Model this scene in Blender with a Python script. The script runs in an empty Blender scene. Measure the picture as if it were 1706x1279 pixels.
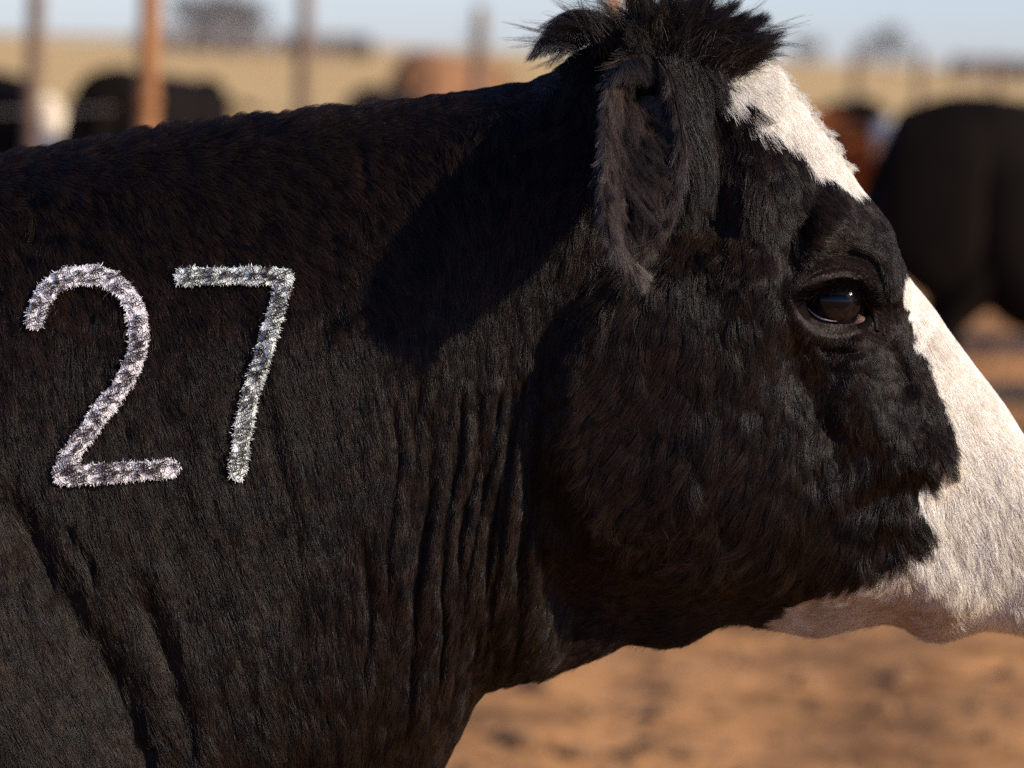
import bpy, math, random
import numpy as np
from mathutils import Vector, Matrix
rng = np.random.default_rng(27)
random.seed(27)
S = bpy.context.scene
COL = S.collection
R = math.radians

# ------------------------------------------------------------------ camera, sky, sun, exposure
CAM = np.array([0.0, 0.0, 1.50]); PITCH = R(-4.95); ROLL = R(2.0); LENS = 135.0
W0, H0 = 1706.0, 1279.0
FPX = W0*LENS/36.0
cam = bpy.data.cameras.new('camera'); camo = bpy.data.objects.new('camera', cam); COL.objects.link(camo)
cam.lens = LENS; cam.sensor_width = 36; cam.clip_start = .05; cam.clip_end = 9000
Mrot = Matrix.Rotation(math.pi/2+PITCH, 4, 'X') @ Matrix.Rotation(ROLL, 4, 'Z')
camo.matrix_world = Matrix.Translation(Vector(CAM)) @ Mrot
cam.dof.use_dof = True; cam.dof.focus_distance = 2.95; cam.dof.aperture_fstop = 5.4; cam.dof.aperture_blades = 9
S.camera = camo
Rm = np.array(Mrot.to_3x3())
AR, AU, AF = Rm[:, 0], Rm[:, 1], -Rm[:, 2]

SUN_AZ, SUN_EL = R(62), R(22)       # azimuth from behind the camera (-Y) towards +X
sd = np.array([math.sin(SUN_AZ)*math.cos(SUN_EL), -math.cos(SUN_AZ)*math.cos(SUN_EL), math.sin(SUN_EL)])
sun = bpy.data.lights.new('sun', 'SUN'); suno = bpy.data.objects.new('sun', sun); COL.objects.link(suno)
sun.energy = 4.8; sun.angle = R(.5); sun.color = (1, .90, .74)
suno.rotation_euler = Vector(sd).to_track_quat('Z', 'Y').to_euler(); suno.location = (3, -3, 5)
wd = bpy.data.worlds.new('World'); S.world = wd; wd.use_nodes = True
nt = wd.node_tree; bg = nt.nodes['Background']
sky = nt.nodes.new('ShaderNodeTexSky'); sky.sky_type = 'NISHITA'; sky.sun_disc = False
sky.sun_elevation = SUN_EL; sky.sun_rotation = math.atan2(sd[0], sd[1])
sky.altitude = 300; sky.air_density = 1.0; sky.dust_density = .3; sky.ozone_density = 3.0
wb = nt.nodes.new('ShaderNodeMix'); wb.data_type = 'RGBA'; wb.blend_type = 'MULTIPLY'; wb.inputs[0].default_value = 1; wb.inputs[7].default_value = (.68, .755, 1.13, 1)   # white balance of the picture
nt.links.new(sky.outputs[0], wb.inputs[6]); nt.links.new(wb.outputs[2], bg.inputs[0]); bg.inputs[1].default_value = .138
vs = S.view_settings; vs.view_transform = 'Standard'; vs.look = 'None'; vs.exposure = 0.3; vs.gamma = 1; vs.use_curve_mapping = False
S.cycles.use_denoising = False; S.cycles.use_adaptive_sampling = False; S.cycles.sample_clamp_indirect = 4; S.cycles.max_bounces = 6; S.cycles.transparent_max_bounces = 8
S.cycles_curves.shape = 'RIBBONS'
try: S.cycles_curves.subdivisions = 2
except Exception: pass

# ------------------------------------------------------------------ helpers
def ray(u, v):
    u = np.asarray(u, float); v = np.asarray(v, float)
    return AF + ((u-W0/2)/FPX)[..., None]*AR - ((v-H0/2)/FPX)[..., None]*AU
def at_y(u, v, y):
    d = ray(u, v); return CAM + d*((np.asarray(y, float)-CAM[1])/d[..., 1])[..., None]
def project(P):
    q = P - CAM; f = q@AF
    return W0/2 + FPX*(q@AR)/f, H0/2 - FPX*(q@AU)/f
def hashn(ix, iy, seed):
    n = (ix.astype(np.int64)*374761393 + iy.astype(np.int64)*668265263 + seed*974634777) & 0x7fffffff
    n = ((n ^ (n >> 13))*1274126177) & 0x7fffffff
    return ((n ^ (n >> 16)) & 0xffff)/65535.0
def vnoise(x, y, seed=0):
    xi = np.floor(x); yi = np.floor(y); fx = x-xi; fy = y-yi
    fx = fx*fx*(3-2*fx); fy = fy*fy*(3-2*fy)
    a = hashn(xi, yi, seed); b = hashn(xi+1, yi, seed); c = hashn(xi, yi+1, seed); d = hashn(xi+1, yi+1, seed)
    return (a*(1-fx)+b*fx)*(1-fy)+(c*(1-fx)+d*fx)*fy - .5
def fbm(x, y, seed=0, o=3):
    s = 0; a = 1
    for k in range(o):
        s = s+a*vnoise(x*2**k, y*2**k, seed+k*17); a *= .5
    return s
def sstep(a, b, x):
    t = np.clip((x-a)/(b-a), 0, 1); return t*t*(3-2*t)
def pdist(u, v, pts):
    """distance to a polyline and the parameter (0..1) along it"""
    best = np.full(np.shape(u), 1e9); par = np.zeros(np.shape(u))
    pts = np.asarray(pts, float); L = np.r_[0, np.cumsum(np.hypot(*np.diff(pts, axis=0).T))]
    for i in range(len(pts)-1):
        a, b = pts[i], pts[i+1]; d = b-a; l2 = d@d
        t = np.clip(((u-a[0])*d[0]+(v-a[1])*d[1])/l2, 0, 1)
        q = np.hypot(u-a[0]-t*d[0], v-a[1]-t*d[1]); m = q < best
        best = np.where(m, q, best); par = np.where(m, (L[i]+t*math.sqrt(l2))/L[-1], par)
    return best, par
def mesh_obj(name, V, F, mat=None, parent=None, smooth=True):
    me = bpy.data.meshes.new(name)
    V = np.asarray(V, np.float32)
    if isinstance(F, np.ndarray) and F.ndim == 2:
        k = F.shape[1]; me.vertices.add(len(V)); me.vertices.foreach_set('co', V.ravel())
        me.loops.add(F.size); me.loops.foreach_set('vertex_index', F.astype(np.int32).ravel())
        me.polygons.add(len(F)); me.polygons.foreach_set('loop_start', np.arange(0, F.size, k, dtype=np.int32))
        me.polygons.foreach_set('loop_total', np.full(len(F), k, np.int32)); me.update(calc_edges=True); me.validate()
    else:
        me.from_pydata([tuple(map(float, p)) for p in V], [], F); me.update()
    me.polygons.foreach_set('use_smooth', np.full(len(me.polygons), smooth))
    o = bpy.data.objects.new(name, me); COL.objects.link(o)
    if mat: me.materials.append(mat)
    if parent: o.parent = parent
    return o
def empty(name, loc=(0, 0, 0), rz=0):
    o = bpy.data.objects.new(name, None); COL.objects.link(o); o.location = loc; o.rotation_euler = (0, 0, rz); o.empty_display_size = .1
    return o
def tag(o, label=None, cat=None, group=None, kind=None):
    if label: o['label'] = label
    if cat: o['category'] = cat
    if group: o['group'] = group
    if kind: o['kind'] = kind
    return o
def curves_obj(name, P, rad, mat, parent=None, kind='stuff', tone=None):
    """P: (n, k, 3) strands, rad: (n, k)"""
    n, k, _ = P.shape
    cu = bpy.data.hair_curves.new(name); cu.add_curves([k]*n)
    cu.attributes['position'].data.foreach_set('vector', P.astype(np.float32).ravel())
    a = cu.attributes.get('radius') or cu.attributes.new('radius', 'FLOAT', 'POINT')
    a.data.foreach_set('value', np.broadcast_to(rad, (n, k)).astype(np.float32).ravel())
    a = cu.attributes.new('tone', 'FLOAT', 'CURVE'); a.data.foreach_set('value', (rng.random(n) if tone is None else np.clip(tone, 0, 1)).astype(np.float32))
    cu.materials.append(mat)
    o = bpy.data.objects.new(name, cu); COL.objects.link(o)
    if parent: o.parent = parent
    if kind: o['kind'] = kind
    return o
def grid_faces(nu, nv, wrap=False):
    i, j = np.meshgrid(np.arange(nu-1), np.arange(nv if wrap else nv-1), indexing='ij'); j2 = (j+1) % nv
    return np.stack([i*nv+j, (i+1)*nv+j, (i+1)*nv+j2, i*nv+j2], -1).reshape(-1, 4)

# ------------------------------------------------------------------ materials
def new_mat(name):
    m = bpy.data.materials.new(name); m.use_nodes = True
    return m, m.node_tree, m.node_tree.nodes['Principled BSDF']
def noise_mat(name, c1, c2, scale=20, rough=.8, bump=.0, bscale=60, detail=4, spec=.3, lo=.35, hi=.65, stretch=None):
    m, t, b = new_mat(name); N = t.nodes; Lk = t.links.new
    tc = N.new('ShaderNodeTexCoord'); n = N.new('ShaderNodeTexNoise'); n.inputs['Scale'].default_value = scale; n.inputs['Detail'].default_value = detail
    src = tc.outputs['Object']
    if stretch:
        mp = N.new('ShaderNodeMapping'); mp.inputs['Scale'].default_value = stretch; Lk(src, mp.inputs[0]); src = mp.outputs[0]
    r = N.new('ShaderNodeValToRGB'); r.color_ramp.elements[0].color = (*c1, 1); r.color_ramp.elements[1].color = (*c2, 1)
    r.color_ramp.elements[0].position = lo; r.color_ramp.elements[1].position = hi
    Lk(src, n.inputs['Vector']); Lk(n.outputs[0], r.inputs[0]); Lk(r.outputs[0], b.inputs['Base Color'])
    b.inputs['Roughness'].default_value = rough; b.inputs['Specular IOR Level'].default_value = spec
    if bump:
        n2 = N.new('ShaderNodeTexNoise'); n2.inputs['Scale'].default_value = bscale; n2.inputs['Detail'].default_value = 5
        bp = N.new('ShaderNodeBump'); bp.inputs['Strength'].default_value = bump; bp.inputs['Distance'].default_value = .02
        Lk(src, n2.inputs['Vector']); Lk(n2.outputs[0], bp.inputs['Height']); Lk(bp.outputs[0], b.inputs['Normal'])
    return m
def hair_mat(name, c1, c2, rough=.35, spec=.4, radial=.5):
    """strand material: diffuse-like hair plus a real hair lobe; colour differs from strand to strand"""
    m = bpy.data.materials.new(name); m.use_nodes = True; t = m.node_tree; N = t.nodes; N.clear(); Lk = t.links.new
    out = N.new('ShaderNodeOutputMaterial'); h = N.new('ShaderNodeBsdfHairPrincipled')
    h.model = 'CHIANG'; h.parametrization = 'COLOR'
    at = N.new('ShaderNodeAttribute'); at.attribute_name = 'tone'
    r = N.new('ShaderNodeValToRGB'); r.color_ramp.elements[0].color = (*c1, 1); r.color_ramp.elements[1].color = (*c2, 1)
    Lk(at.outputs['Fac'], r.inputs[0]); Lk(r.outputs[0], h.inputs['Color'])
    h.inputs['Roughness'].default_value = rough; h.inputs['Radial Roughness'].default_value = radial
    h.inputs['IOR'].default_value = 1.5
    Lk(h.outputs[0], out.inputs['Surface']); return m
def fibre_mat(name, c1, c2, rough=.6, spec=.3, trans=.0):
    m, t, b = new_mat(name); N = t.nodes; Lk = t.links.new
    at = N.new('ShaderNodeAttribute'); at.attribute_name = 'tone'
    r = N.new('ShaderNodeValToRGB'); r.color_ramp.elements[0].color = (*c1, 1); r.color_ramp.elements[1].color = (*c2, 1)
    Lk(at.outputs['Fac'], r.inputs[0]); Lk(r.outputs[0], b.inputs['Base Color'])
    b.inputs['Roughness'].default_value = rough; b.inputs['Specular IOR Level'].default_value = spec
    return m

M_black = fibre_mat('black_coat_hair', (.0005, .0003, .0002), (.036, .0190, .0105), .33, .20)
M_tuft = fibre_mat('tuft_hair', (.0012, .0008, .0006), (.028, .016, .010), .36, .26)
M_ear = fibre_mat('ear_hair', (.001, .0007, .0005), (.110, .076, .056), .36, .4)
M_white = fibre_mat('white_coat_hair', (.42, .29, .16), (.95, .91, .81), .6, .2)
M_paintA = fibre_mat('lilac_white_paint', (.90, .83, .82), (.99, .95, .92), .9, .05)
M_paintB = fibre_mat('greenish_white_paint', (.86, .88, .80), (.97, .98, .92), .9, .05)

# ------------------------------------------------------------------ main cow: surface
Y0 = 1.95*LENS/85
WHITE_POLY = np.array([(1160,84),(1182,112),(1206,150),(1232,180),(1256,205),(1284,218),(1304,245),(1340,262),(1366,290),(1400,303),(1425,330),
    (1470,345),(1500,400),(1500,452),(1508,503),(1522,556),(1541,600),(1556,650),(1575,685),(1591,716),(1588,763),(1583,786),(1536,810),(1533,837),(1552,878),(1545,902),
    (1515,923),(1482,952),(1408,976),(1343,997),(1300,1030),(1270,1080),(1500,1300),(2300,1300),(2300,-50),(1300,-50)], float)
def in_poly(u, v, poly):
    c = np.zeros(np.shape(u), bool); n = len(poly)
    for i in range(n):
        x1, y1 = poly[i]; x2, y2 = poly[i-1]
        m = ((y1 > v) != (y2 > v)) & (u < (x2-x1)*(v-y1)/(y2-y1+1e-9)+x1)
        c ^= m
    return c
def is_white(u, v):
    k_ = .65+1.9*(1-sstep(200, 330, v)); uu = u + k_*(16*vnoise(u/26, v/26, 5)+12*vnoise(u/9, v/9, 6)); vv = v + k_*(16*vnoise(u/26, v/26, 8)+14*vnoise(u/9, v/9, 9))
    w = in_poly(uu, vv, WHITE_POLY)
    # the near brow, all black, stands in front of the blaze here
    brow = (u > 1428) & (v > 318) & (v < 450) & (u < 1520)
    return w & ~brow

TOP = [(-3900,520),(-3750,330),(-3500,270),(-3000,300),(-2200,290),(-1500,300),(-900,250),(-500,240),(-200,258),(0,262),(100,248),(200,231),(300,217),(400,203),(500,192),(600,180),(700,166),(800,150),(880,140),(930,118),(970,88),(1020,62),(1100,50),(1180,62),(1240,88),(1288,108),(1350,195),(1430,312),(1470,362),(1497,430),(1512,464),(1550,508),(1575,546),(1619,605),(1669,671),(1706,730),(1790,838),(1850,890),(1895,926),(1930,965),(1948,1020)]
BOT = [(-3900,700),(-3800,1100),(-3600,1600),(-3000,1900),(-2200,2020),(-1200,2000),(-400,1930),(200,1800),(450,1650),(600,1480),(680,1370),(730,1285),(780,1190),(800,1145),(870,1130),(950,1115),(1010,1092),(1048,1070),(1075,1076),(1110,1082),(1150,1072),(1200,1042),(1230,1036),(1274,1046),(1334,1057),(1372,1062),(1408,1051),(1467,1037),(1497,1037),(1527,1054),(1565,1066),(1601,1051),(1640,1042),(1705,1050),(1790,1090),(1850,1128),(1895,1132),(1930,1110),(1948,1050)]
WID = [(-3900,.04),(-3750,.14),(-3500,.22),(-2900,.27),(-1800,.33),(-1000,.30),(-600,.26),(-300,.225),(0,.19),(300,.168),(600,.150),(800,.132),(900,.122),(1000,.116),(1150,.112),(1300,.108),(1400,.100),(1500,.086),(1600,.074),(1706,.068),(1800,.070),(1870,.074),(1925,.066),(1945,.035)]
tp = at_y([p[0] for p in TOP], [p[1] for p in TOP], Y0); bp_ = at_y([p[0] for p in BOT], [p[1] for p in BOT], Y0)
def smooth_interp(x, xp, fp, s):
    xs = np.linspace(-3, 3, 13); w = np.exp(-xs**2/2); w /= w.sum()
    return sum(wi*np.interp(x+xi*s, xp, fp) for wi, xi in zip(w, xs))
sc = 1/(FPX/Y0)
uc = np.r_[np.arange(-3895, -260, 45), np.arange(-260, 1725, 3.0), np.arange(1725, 1946, 8), 1945]
xc = np.interp(uc, [p[0] for p in TOP], tp[:, 0])
ztop = smooth_interp(xc, tp[:, 0], tp[:, 2], np.where(uc < -200, .02, .0025)); zbot = smooth_interp(xc, bp_[:, 0], bp_[:, 2], np.where(uc < -200, .02, .0060))
wid = smooth_interp(uc, [p[0] for p in WID], [p[1] for p in WID], 25)
th_n = np.linspace(-math.pi/2, math.pi/2, 330); th_f = np.linspace(math.pi/2, 1.5*math.pi, 60)[1:-1]
TH = np.r_[th_n, th_f]; NT = len(TH); NN = len(th_n)
ne = np.interp(uc, [-3900, -300, 500, 900, 1300, 1900], [2.2, 2.3, 2.5, 2.3, 2.5, 2.3])[:, None]
sn, cs = np.sin(TH)[None], np.cos(TH)[None]
zc, Hh = (ztop+zbot)[:, None]/2, (ztop-zbot)[:, None]/2
Z = zc + Hh*np.sign(sn)*np.abs(sn)**(2/ne*.92)
Yh = wid[:, None]*np.sign(cs)*np.abs(cs)**(2/ne)
X = np.repeat(xc[:, None], NT, 1)
GROOVES = [  # px polyline, sigma px, depth m
    ([(805,655),(793,805),(768,895),(764,1002),(750,1090)], 6, .007),
    ([(858,640),(854,661),(842,764),(822,887),(805,1010),(790,1080)], 7, .009),
    ([(915,560),(912,600),(904,682),(883,772),(879,846),(865,960),(850,1050)], 9, .013),
    ([(935,540),(930,640),(915,720)], 6, .007),
    ([(722,800),(719,826),(707,895),(694,990),(690,1084),(680,1180)], 6, .008),
    ([(745,900),(740,970),(739,1052),(725,1150)], 5, .006),
    ([(776,650),(770,760),(752,850)], 4, .004), ([(830,640),(822,760),(805,850)], 4, .005), ([(884,600),(872,700),(862,800)], 4, .005),
    ([(660,640),(664,760),(650,900),(640,1050)], 5, .003), ([(610,900),(616,1031),(606,1150)], 7, .005),
    ([(-40,760),(12,845),(54,915),(107,998),(149,1060),(178,1122),(207,1164),(223,1226),(244,1285),(262,1400)], 21, .010),
    ([(200,930),(228,998),(277,1093),(310,1193),(320,1300)], 14, .005),
    ([(100,860),(130,910),(160,960)], 7, .005),
    ([(120,640),(260,640),(330,770)], 10, .0015),
    ([(560,240),(640,300),(690,380),(700,440)], 10, .003), ([(700,230),(740,300),(745,350)], 7, .004),([(640,270),(700,330),(720,380)], 6, .003),
    ([(1310,560),(1325,620),(1350,680)], 13, .006), ([(1326,490),(1320,420),(1335,345)], 17, .014), ([(1345,600),(1360,680),(1385,740)], 24, .0045), ([(1195,300),(1185,420),(1150,520)], 30, .005),
    ([(1478,560),(1500,620),(1515,660)], 12, .007), ([(1400,850),(1440,835),(1500,818)], 13, .0035),
    ([(1365,640),(1345,740),(1370,830)], 10, .003), ([(1160,110),(1190,200),(1200,300),(1190,420)], 14, .006),
    ([(1205,860),(1235,930)], 14, .005),([(1385,700),(1395,760),(1400,800)],9,.004),
    ([(1330,470),(1348,446),(1372,428),(1408,422),(1445,432),(1466,470),(1472,515),(1464,560)], 6, .008), ([(1340,556),(1375,580),(1420,584),(1450,572)], 6, .005),
]
RIDGES = [
    ([(1345,395),(1390,368),(1440,380),(1476,425),(1488,470)], 30, .016),
    ([(1425,560),(1418,620),(1400,690)], 14, .005), ([(1330,520),(1345,560),(1390,585),(1430,575)], 12, .004),
    ([(1300,180),(1400,320)], 40, .004), ([(1405,815),(1470,775),(1560,770)], 20, .004), ([(1500,855),(1530,885)], 22, .005),
    ([(1080,90),(1110,150),(1120,220)], 38, .014), ([(1240,180),(1250,330),(1270,430)], 35, .006),
    ([(1440,600),(1450,700),(1500,740),(1560,760)], 30, .009), ([(1265,300),(1262,400),(1270,520)], 40, .005), ([(1440,960),(1500,940),(1600,1000)], 22, .006),
    ([(780,640),(780,830)], 6, .003), ([(832,640),(822,800),(790,950)], 6, .003), ([(884,600),(868,770),(850,900)], 6, .003),
]
EYE = (1388.0, 502.0)
def detail(u, v):
    d = np.zeros(np.shape(u))
    wob = 10*fbm(u/70, v/90, 3)
    for pts, s, a in GROOVES:
        q, t = pdist(u+wob, v, pts); d -= a*np.exp(-(q/s)**2/2)*np.clip(4*np.minimum(t, 1-t)+.15, 0, 1)
    for pts, s, a in RIDGES:
        q, t = pdist(u, v, pts); d += a*np.exp(-(q/s)**2/2)
    r = np.hypot((u-1180)/285, (v-700)/310)
    d += .024*(1-sstep(.80, 1.06, r))*(1-sstep(1180, 1430, u))
    d += .004*np.exp(-((u-1150)/120)**2-((v-820)/90)**2)
    # under the jaw the head draws in
    jl = np.interp(u, [880, 950, 1050, 1200, 1350, 1450, 1560], [860, 905, 935, 945, 955, 975, 1010])
    d -= .058*sstep(0, 130, v-jl)*sstep(880, 960, u)*(1-sstep(1440, 1560, u))
    d -= .020*sstep(0, 80, v-np.interp(u, [1420, 1500, 1600, 1700], [1000, 985, 1010, 1030]))*sstep(1400, 1480, u)*(1-sstep(1640, 1720, u))
    # shoulder swells left of its groove
    gu = np.interp(v, [700, 845, 998, 1122, 1271, 1500], [-80, 12, 107, 178, 244, 330])
    d += .030*sstep(0, 230, gu-u)*sstep(600, 900, v)
    # eye socket
    e = np.hypot((u-EYE[0]-4)/58, (v-EYE[1]-2)/52)
    d += .005*np.exp(-((e-1.15)/.22)**2) - .020*(1-sstep(.62, 1.0, e))
    # loose skin of the neck
    nk = (1-sstep(880, 960, u))
    un = u - .25*(v-600)*np.exp(-((u-300)/400)**2)
    fw = sstep(610, 720, u)*(1-sstep(900, 950, u))*sstep(600, 680, v)*(1-sstep(1120, 1260, v)); uf = u+.143*(v-640)+8*vnoise(u/60, v/120, 35)
    d += fw*(.0085*vnoise(uf/19, v/420, 36)+.0050*vnoise(uf/9, v/300, 37))
    d += nk*(.0030*fbm(un/46, v/260, 21)+.0016*fbm(un/15, v/120, 25)+.004*fbm(u/170, v/190, 31))
    d += (1-nk)*(.0016*fbm(u/50, v/60, 41)+.0012*fbm(u/16, v/26, 45))
    return d
base = np.stack([X, Y0-Yh, Z], -1)
U, V = project(base)
nearw = np.clip(cs, 0, 1)**.6*np.ones_like(X)
inf = sstep(-700, -200, U)
D = detail(U, V)
# the same relief is mirrored on the far side so the animal is symmetric
mirror = base.copy(); mirror[..., 1] = Y0-np.abs(Yh)
UM, VM = project(mirror)
DM = detail(UM, VM)
disp = np.where(Yh >= 0, D, DM*.8)*np.abs(cs)**.6*inf
Yh2 = np.sign(Yh+1e-9)*np.maximum(np.abs(Yh)+disp, .0)
BODY = np.stack([X, Y0-Yh2, Z], -1)
NU = len(uc)
# surface frames of the near side
def frames(G):
    du = np.gradient(G, axis=0); dv = np.gradient(G, axis=1)
    n = np.cross(dv, du); n /= np.linalg.norm(n, axis=-1, keepdims=True)+1e-12
    return n
NRM = frames(BODY)
if (NRM[NU//2, NN//2, 1]) > 0: NRM = -NRM
BU, BV = project(BODY)
def surf_at(u, v):
    """point on the near side of the cow seen at photo position (u, v)"""
    m = (np.abs(BU[:, :NN]-u) < 12) & (np.abs(BV[:, :NN]-v) < 12)
    ii, jj = np.nonzero(m)
    if len(ii) == 0: return at_y(u, v, Y0-.1)
    k = np.argmin((BU[ii, jj]-u)**2+(BV[ii, jj]-v)**2)
    return at_y(u, v, BODY[ii[k], jj[k], 1])

# legs, udder line and tail, outside the picture but part of the same body
def tube(path, rad, n=14):
    path = np.asarray(path, float); V = []; m = len(path)
    for i in range(m):
        t = path[min(i+1, m-1)]-path[max(i-1, 0)]; t /= np.linalg.norm(t)
        a = np.cross(t, [0, 1, 0.01]); a /= np.linalg.norm(a); b = np.cross(t, a)
        for k in range(n):
            an = 2*math.pi*k/n; V.append(path[i]+rad[i]*(math.cos(an)*a+math.sin(an)*b))
    F = [tuple(map(int, f)) for f in grid_faces(m, n, True)]
    V.append(path[0]); V.append(path[-1])
    for k in range(n):
        F.append((m*n, (k+1) % n, k, k)[:3]); F.append((m*n+1, (m-1)*n+k, (m-1)*n+(k+1) % n))
    return V, F
bV = BODY.reshape(-1, 3).tolist(); bF = grid_faces(NU, NT, True)
bF = [tuple(f) for f in bF.tolist()]
def px(u, v): p = at_y(u, v, Y0); return p[0], p[2]
def addtube(path, rad, n=14):
    V, F = tube(path, rad, n); o = len(bV); bV.extend([list(map(float, p)) for p in V]); bF.extend([tuple(i+o for i in f) for f in F])
xf, _ = px(150, 1700); xr, _ = px(-3350, 1700)
for sy in (-1, 1):
    y = Y0+sy*.17
    addtube([(xf-.05, y, .80), (xf-.03, y, .62), (xf-.02, y, .48), (xf+.01, y, .43), (xf, y, .28), (xf, y, .14), (xf+.02, y, .085), (xf+.05, y, .02), (xf+.05, y, .0)], [.13, .10, .065, .058, .040, .042, .048, .062, .065])
    addtube([(xr+.05, y, .95), (xr+.08, y, .72), (xr-.03, y, .52), (xr-.06, y, .46), (xr-.02, y, .28), (xr+.0, y, .14), (xr+.03, y, .08), (xr+.05, y, .02), (xr+.05, y, .0)], [.19, .14, .075, .062, .042, .042, .048, .060, .064])
xt, zt = px(-3780, 420)
addtube([(xt+.12, Y0, zt-.02), (xt-.02, Y0, zt-.05), (xt-.07, Y0, zt-.25), (xt-.07, Y0, zt-.55), (xt-.05, Y0, zt-.8), (xt-.05, Y0, zt-.95)], [.03, .03, .022, .018, .04, .01], 10)
M_skin, t_, b_ = new_mat('cow_skin'); Nn = t_.nodes
at_ = Nn.new('ShaderNodeAttribute'); at_.attribute_name = 'white_skin'
nz = Nn.new('ShaderNodeTexNoise'); nz.inputs['Scale'].default_value = 180; nz.inputs['Detail'].default_value = 4
r1 = Nn.new('ShaderNodeValToRGB'); r1.color_ramp.elements[0].color = (.0035, .0025, .002, 1); r1.color_ramp.elements[1].color = (.009, .006, .005, 1)
mx = Nn.new('ShaderNodeMix'); mx.data_type = 'RGBA'; mx.inputs[7].default_value = (.62, .53, .42, 1)
tcc = Nn.new('ShaderNodeTexCoord'); t_.links.new(tcc.outputs['Object'], nz.inputs['Vector'])
t_.links.new(nz.outputs[0], r1.inputs[0]); t_.links.new(r1.outputs[0], mx.inputs[6]); t_.links.new(at_.outputs['Fac'], mx.inputs[0]); t_.links.new(mx.outputs[2], b_.inputs['Base Color'])
b_.inputs['Roughness'].default_value = .9; b_.inputs['Specular IOR Level'].default_value = .04
body = mesh_obj('cow', bV, bF, M_skin)
wm = np.zeros(len(bV), np.float32)
wm[:NU*NT] = is_white(UM, VM).astype(np.float32).ravel()
a = body.data.attributes.new('white_skin', 'FLOAT', 'POINT'); a.data.foreach_set('value', wm)
tag(body, 'large black cow with white face stripe and number 27 painted on its neck', 'cow')
cow = body

# ------------------------------------------------------------------ main cow: coat
FLOW = np.array([  # u, v, angle (deg, 0 = right, 90 = down), length px, lift
 (-200,1100,60,34,.25),(50,1050,62,34,.25),(200,1200,66,34,.25),(100,620,72,22,.2),(300,620,62,22,.2),(60,380,75,26,.25),(250,350,68,26,.25),(430,350,45,28,.25),(520,430,50,28,.25),
 (600,480,62,28,.25),(480,650,66,24,.2),(400,900,74,26,.2),(550,800,84,26,.2),(400,1150,78,30,.25),(650,650,88,24,.2),(720,800,94,22,.2),(600,1100,88,30,.25),(700,1150,98,32,.3),(800,1000,98,26,.25),
 (860,700,96,20,.2),(920,640,98,22,.2),(840,560,92,26,.25),(760,600,92,20,.2),(780,780,95,16,.15),(740,900,97,17,.15),(820,880,98,16,.15),(640,330,60,34,.35),(760,270,75,40,.45),(850,230,100,36,.4),(930,190,120,40,.4),(930,300,110,30,.3),
 (0,262,25,26,.55),(120,245,20,26,.65),(250,228,12,26,.7),(380,215,5,26,.75),(500,200,8,22,.75),(620,184,12,14,.45),(750,162,18,12,.4),(880,140,25,12,.4),
 (100,300,48,26,.35),(300,290,42,24,.35),(450,270,38,24,.35),
 (1000,520,122,44,.3),(1000,640,125,44,.3),(960,760,125,34,.3),(1050,760,122,46,.3),(1150,820,116,52,.35),(1250,860,112,56,.35),(1350,900,108,50,.35),(1050,930,118,40,.35),(1200,960,112,52,.35),
 (1100,620,118,46,.3),(1200,700,112,52,.3),(1250,600,106,48,.3),(1180,500,104,44,.3),(1240,400,100,40,.3),(1290,300,98,40,.35),(1230,230,88,46,.4),(1160,140,88,44,.4),(1200,170,80,44,.4),
 (1330,700,106,50,.35),(1380,800,104,46,.35),(1340,250,75,38,.35),(1400,330,60,26,.3),(1480,380,70,26,.4),(1440,400,20,18,.25),(1370,395,-5,18,.3),(1400,430,5,12,.25),(1490,450,80,20,.35),
 (1300,480,112,30,.25),(1290,400,100,34,.3),(1330,540,100,20,.25),(1380,590,92,14,.2),(1430,590,86,10,.15),(1430,660,96,16,.2),(1460,520,95,10,.2),(1480,520,88,14,.2),(1510,600,66,18,.2),(1540,680,68,20,.25),
 (1450,730,92,26,.3),(1500,740,82,30,.35),(1560,750,62,34,.4),(1500,800,92,34,.4),(1450,850,104,42,.4),(1510,870,82,36,.45),(1430,930,112,46,.4),(1340,970,118,46,.35),
 (1270,130,52,22,.3),(1330,200,54,20,.3),(1400,280,52,18,.3),(1530,520,56,10,.15),(1600,620,56,10,.15),(1650,700,56,12,.15),(1640,800,60,22,.3),(1570,830,66,36,.35),(1600,900,62,40,.4),(1660,950,66,44,.45),(1600,1010,84,38,.45),
 (1690,1020,84,40,.45),(1550,960,74,38,.4),(1450,1010,150,26,.25),(1340,1030,155,22,.22),(1300,1045,158,18,.2),(1400,1040,155,24,.25),(1530,1030,125,28,.3),(1850,900,50,10,.2),(1850,1050,60,12,.2),
 (1000,1060,150,14,.15),(1100,1060,150,14,.15),(1200,1030,150,14,.15),(900,1080,110,22,.3),(800,1120,105,26,.3)])
def flow(u, v):
    num = np.zeros((4,)+u.shape); W = np.zeros(u.shape)
    for fu, fv, an, L, lf in FLOW:
        w = 1/(((u-fu)**2+(v-fv)**2)+900)**1.6
        num += w*np.stack([np.cos(R(an))+0*u, np.sin(R(an))+0*u, L+0*u, lf+0*u]); W += w
    num /= W
    return np.arctan2(num[1], num[0]), num[2], num[3]
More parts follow.
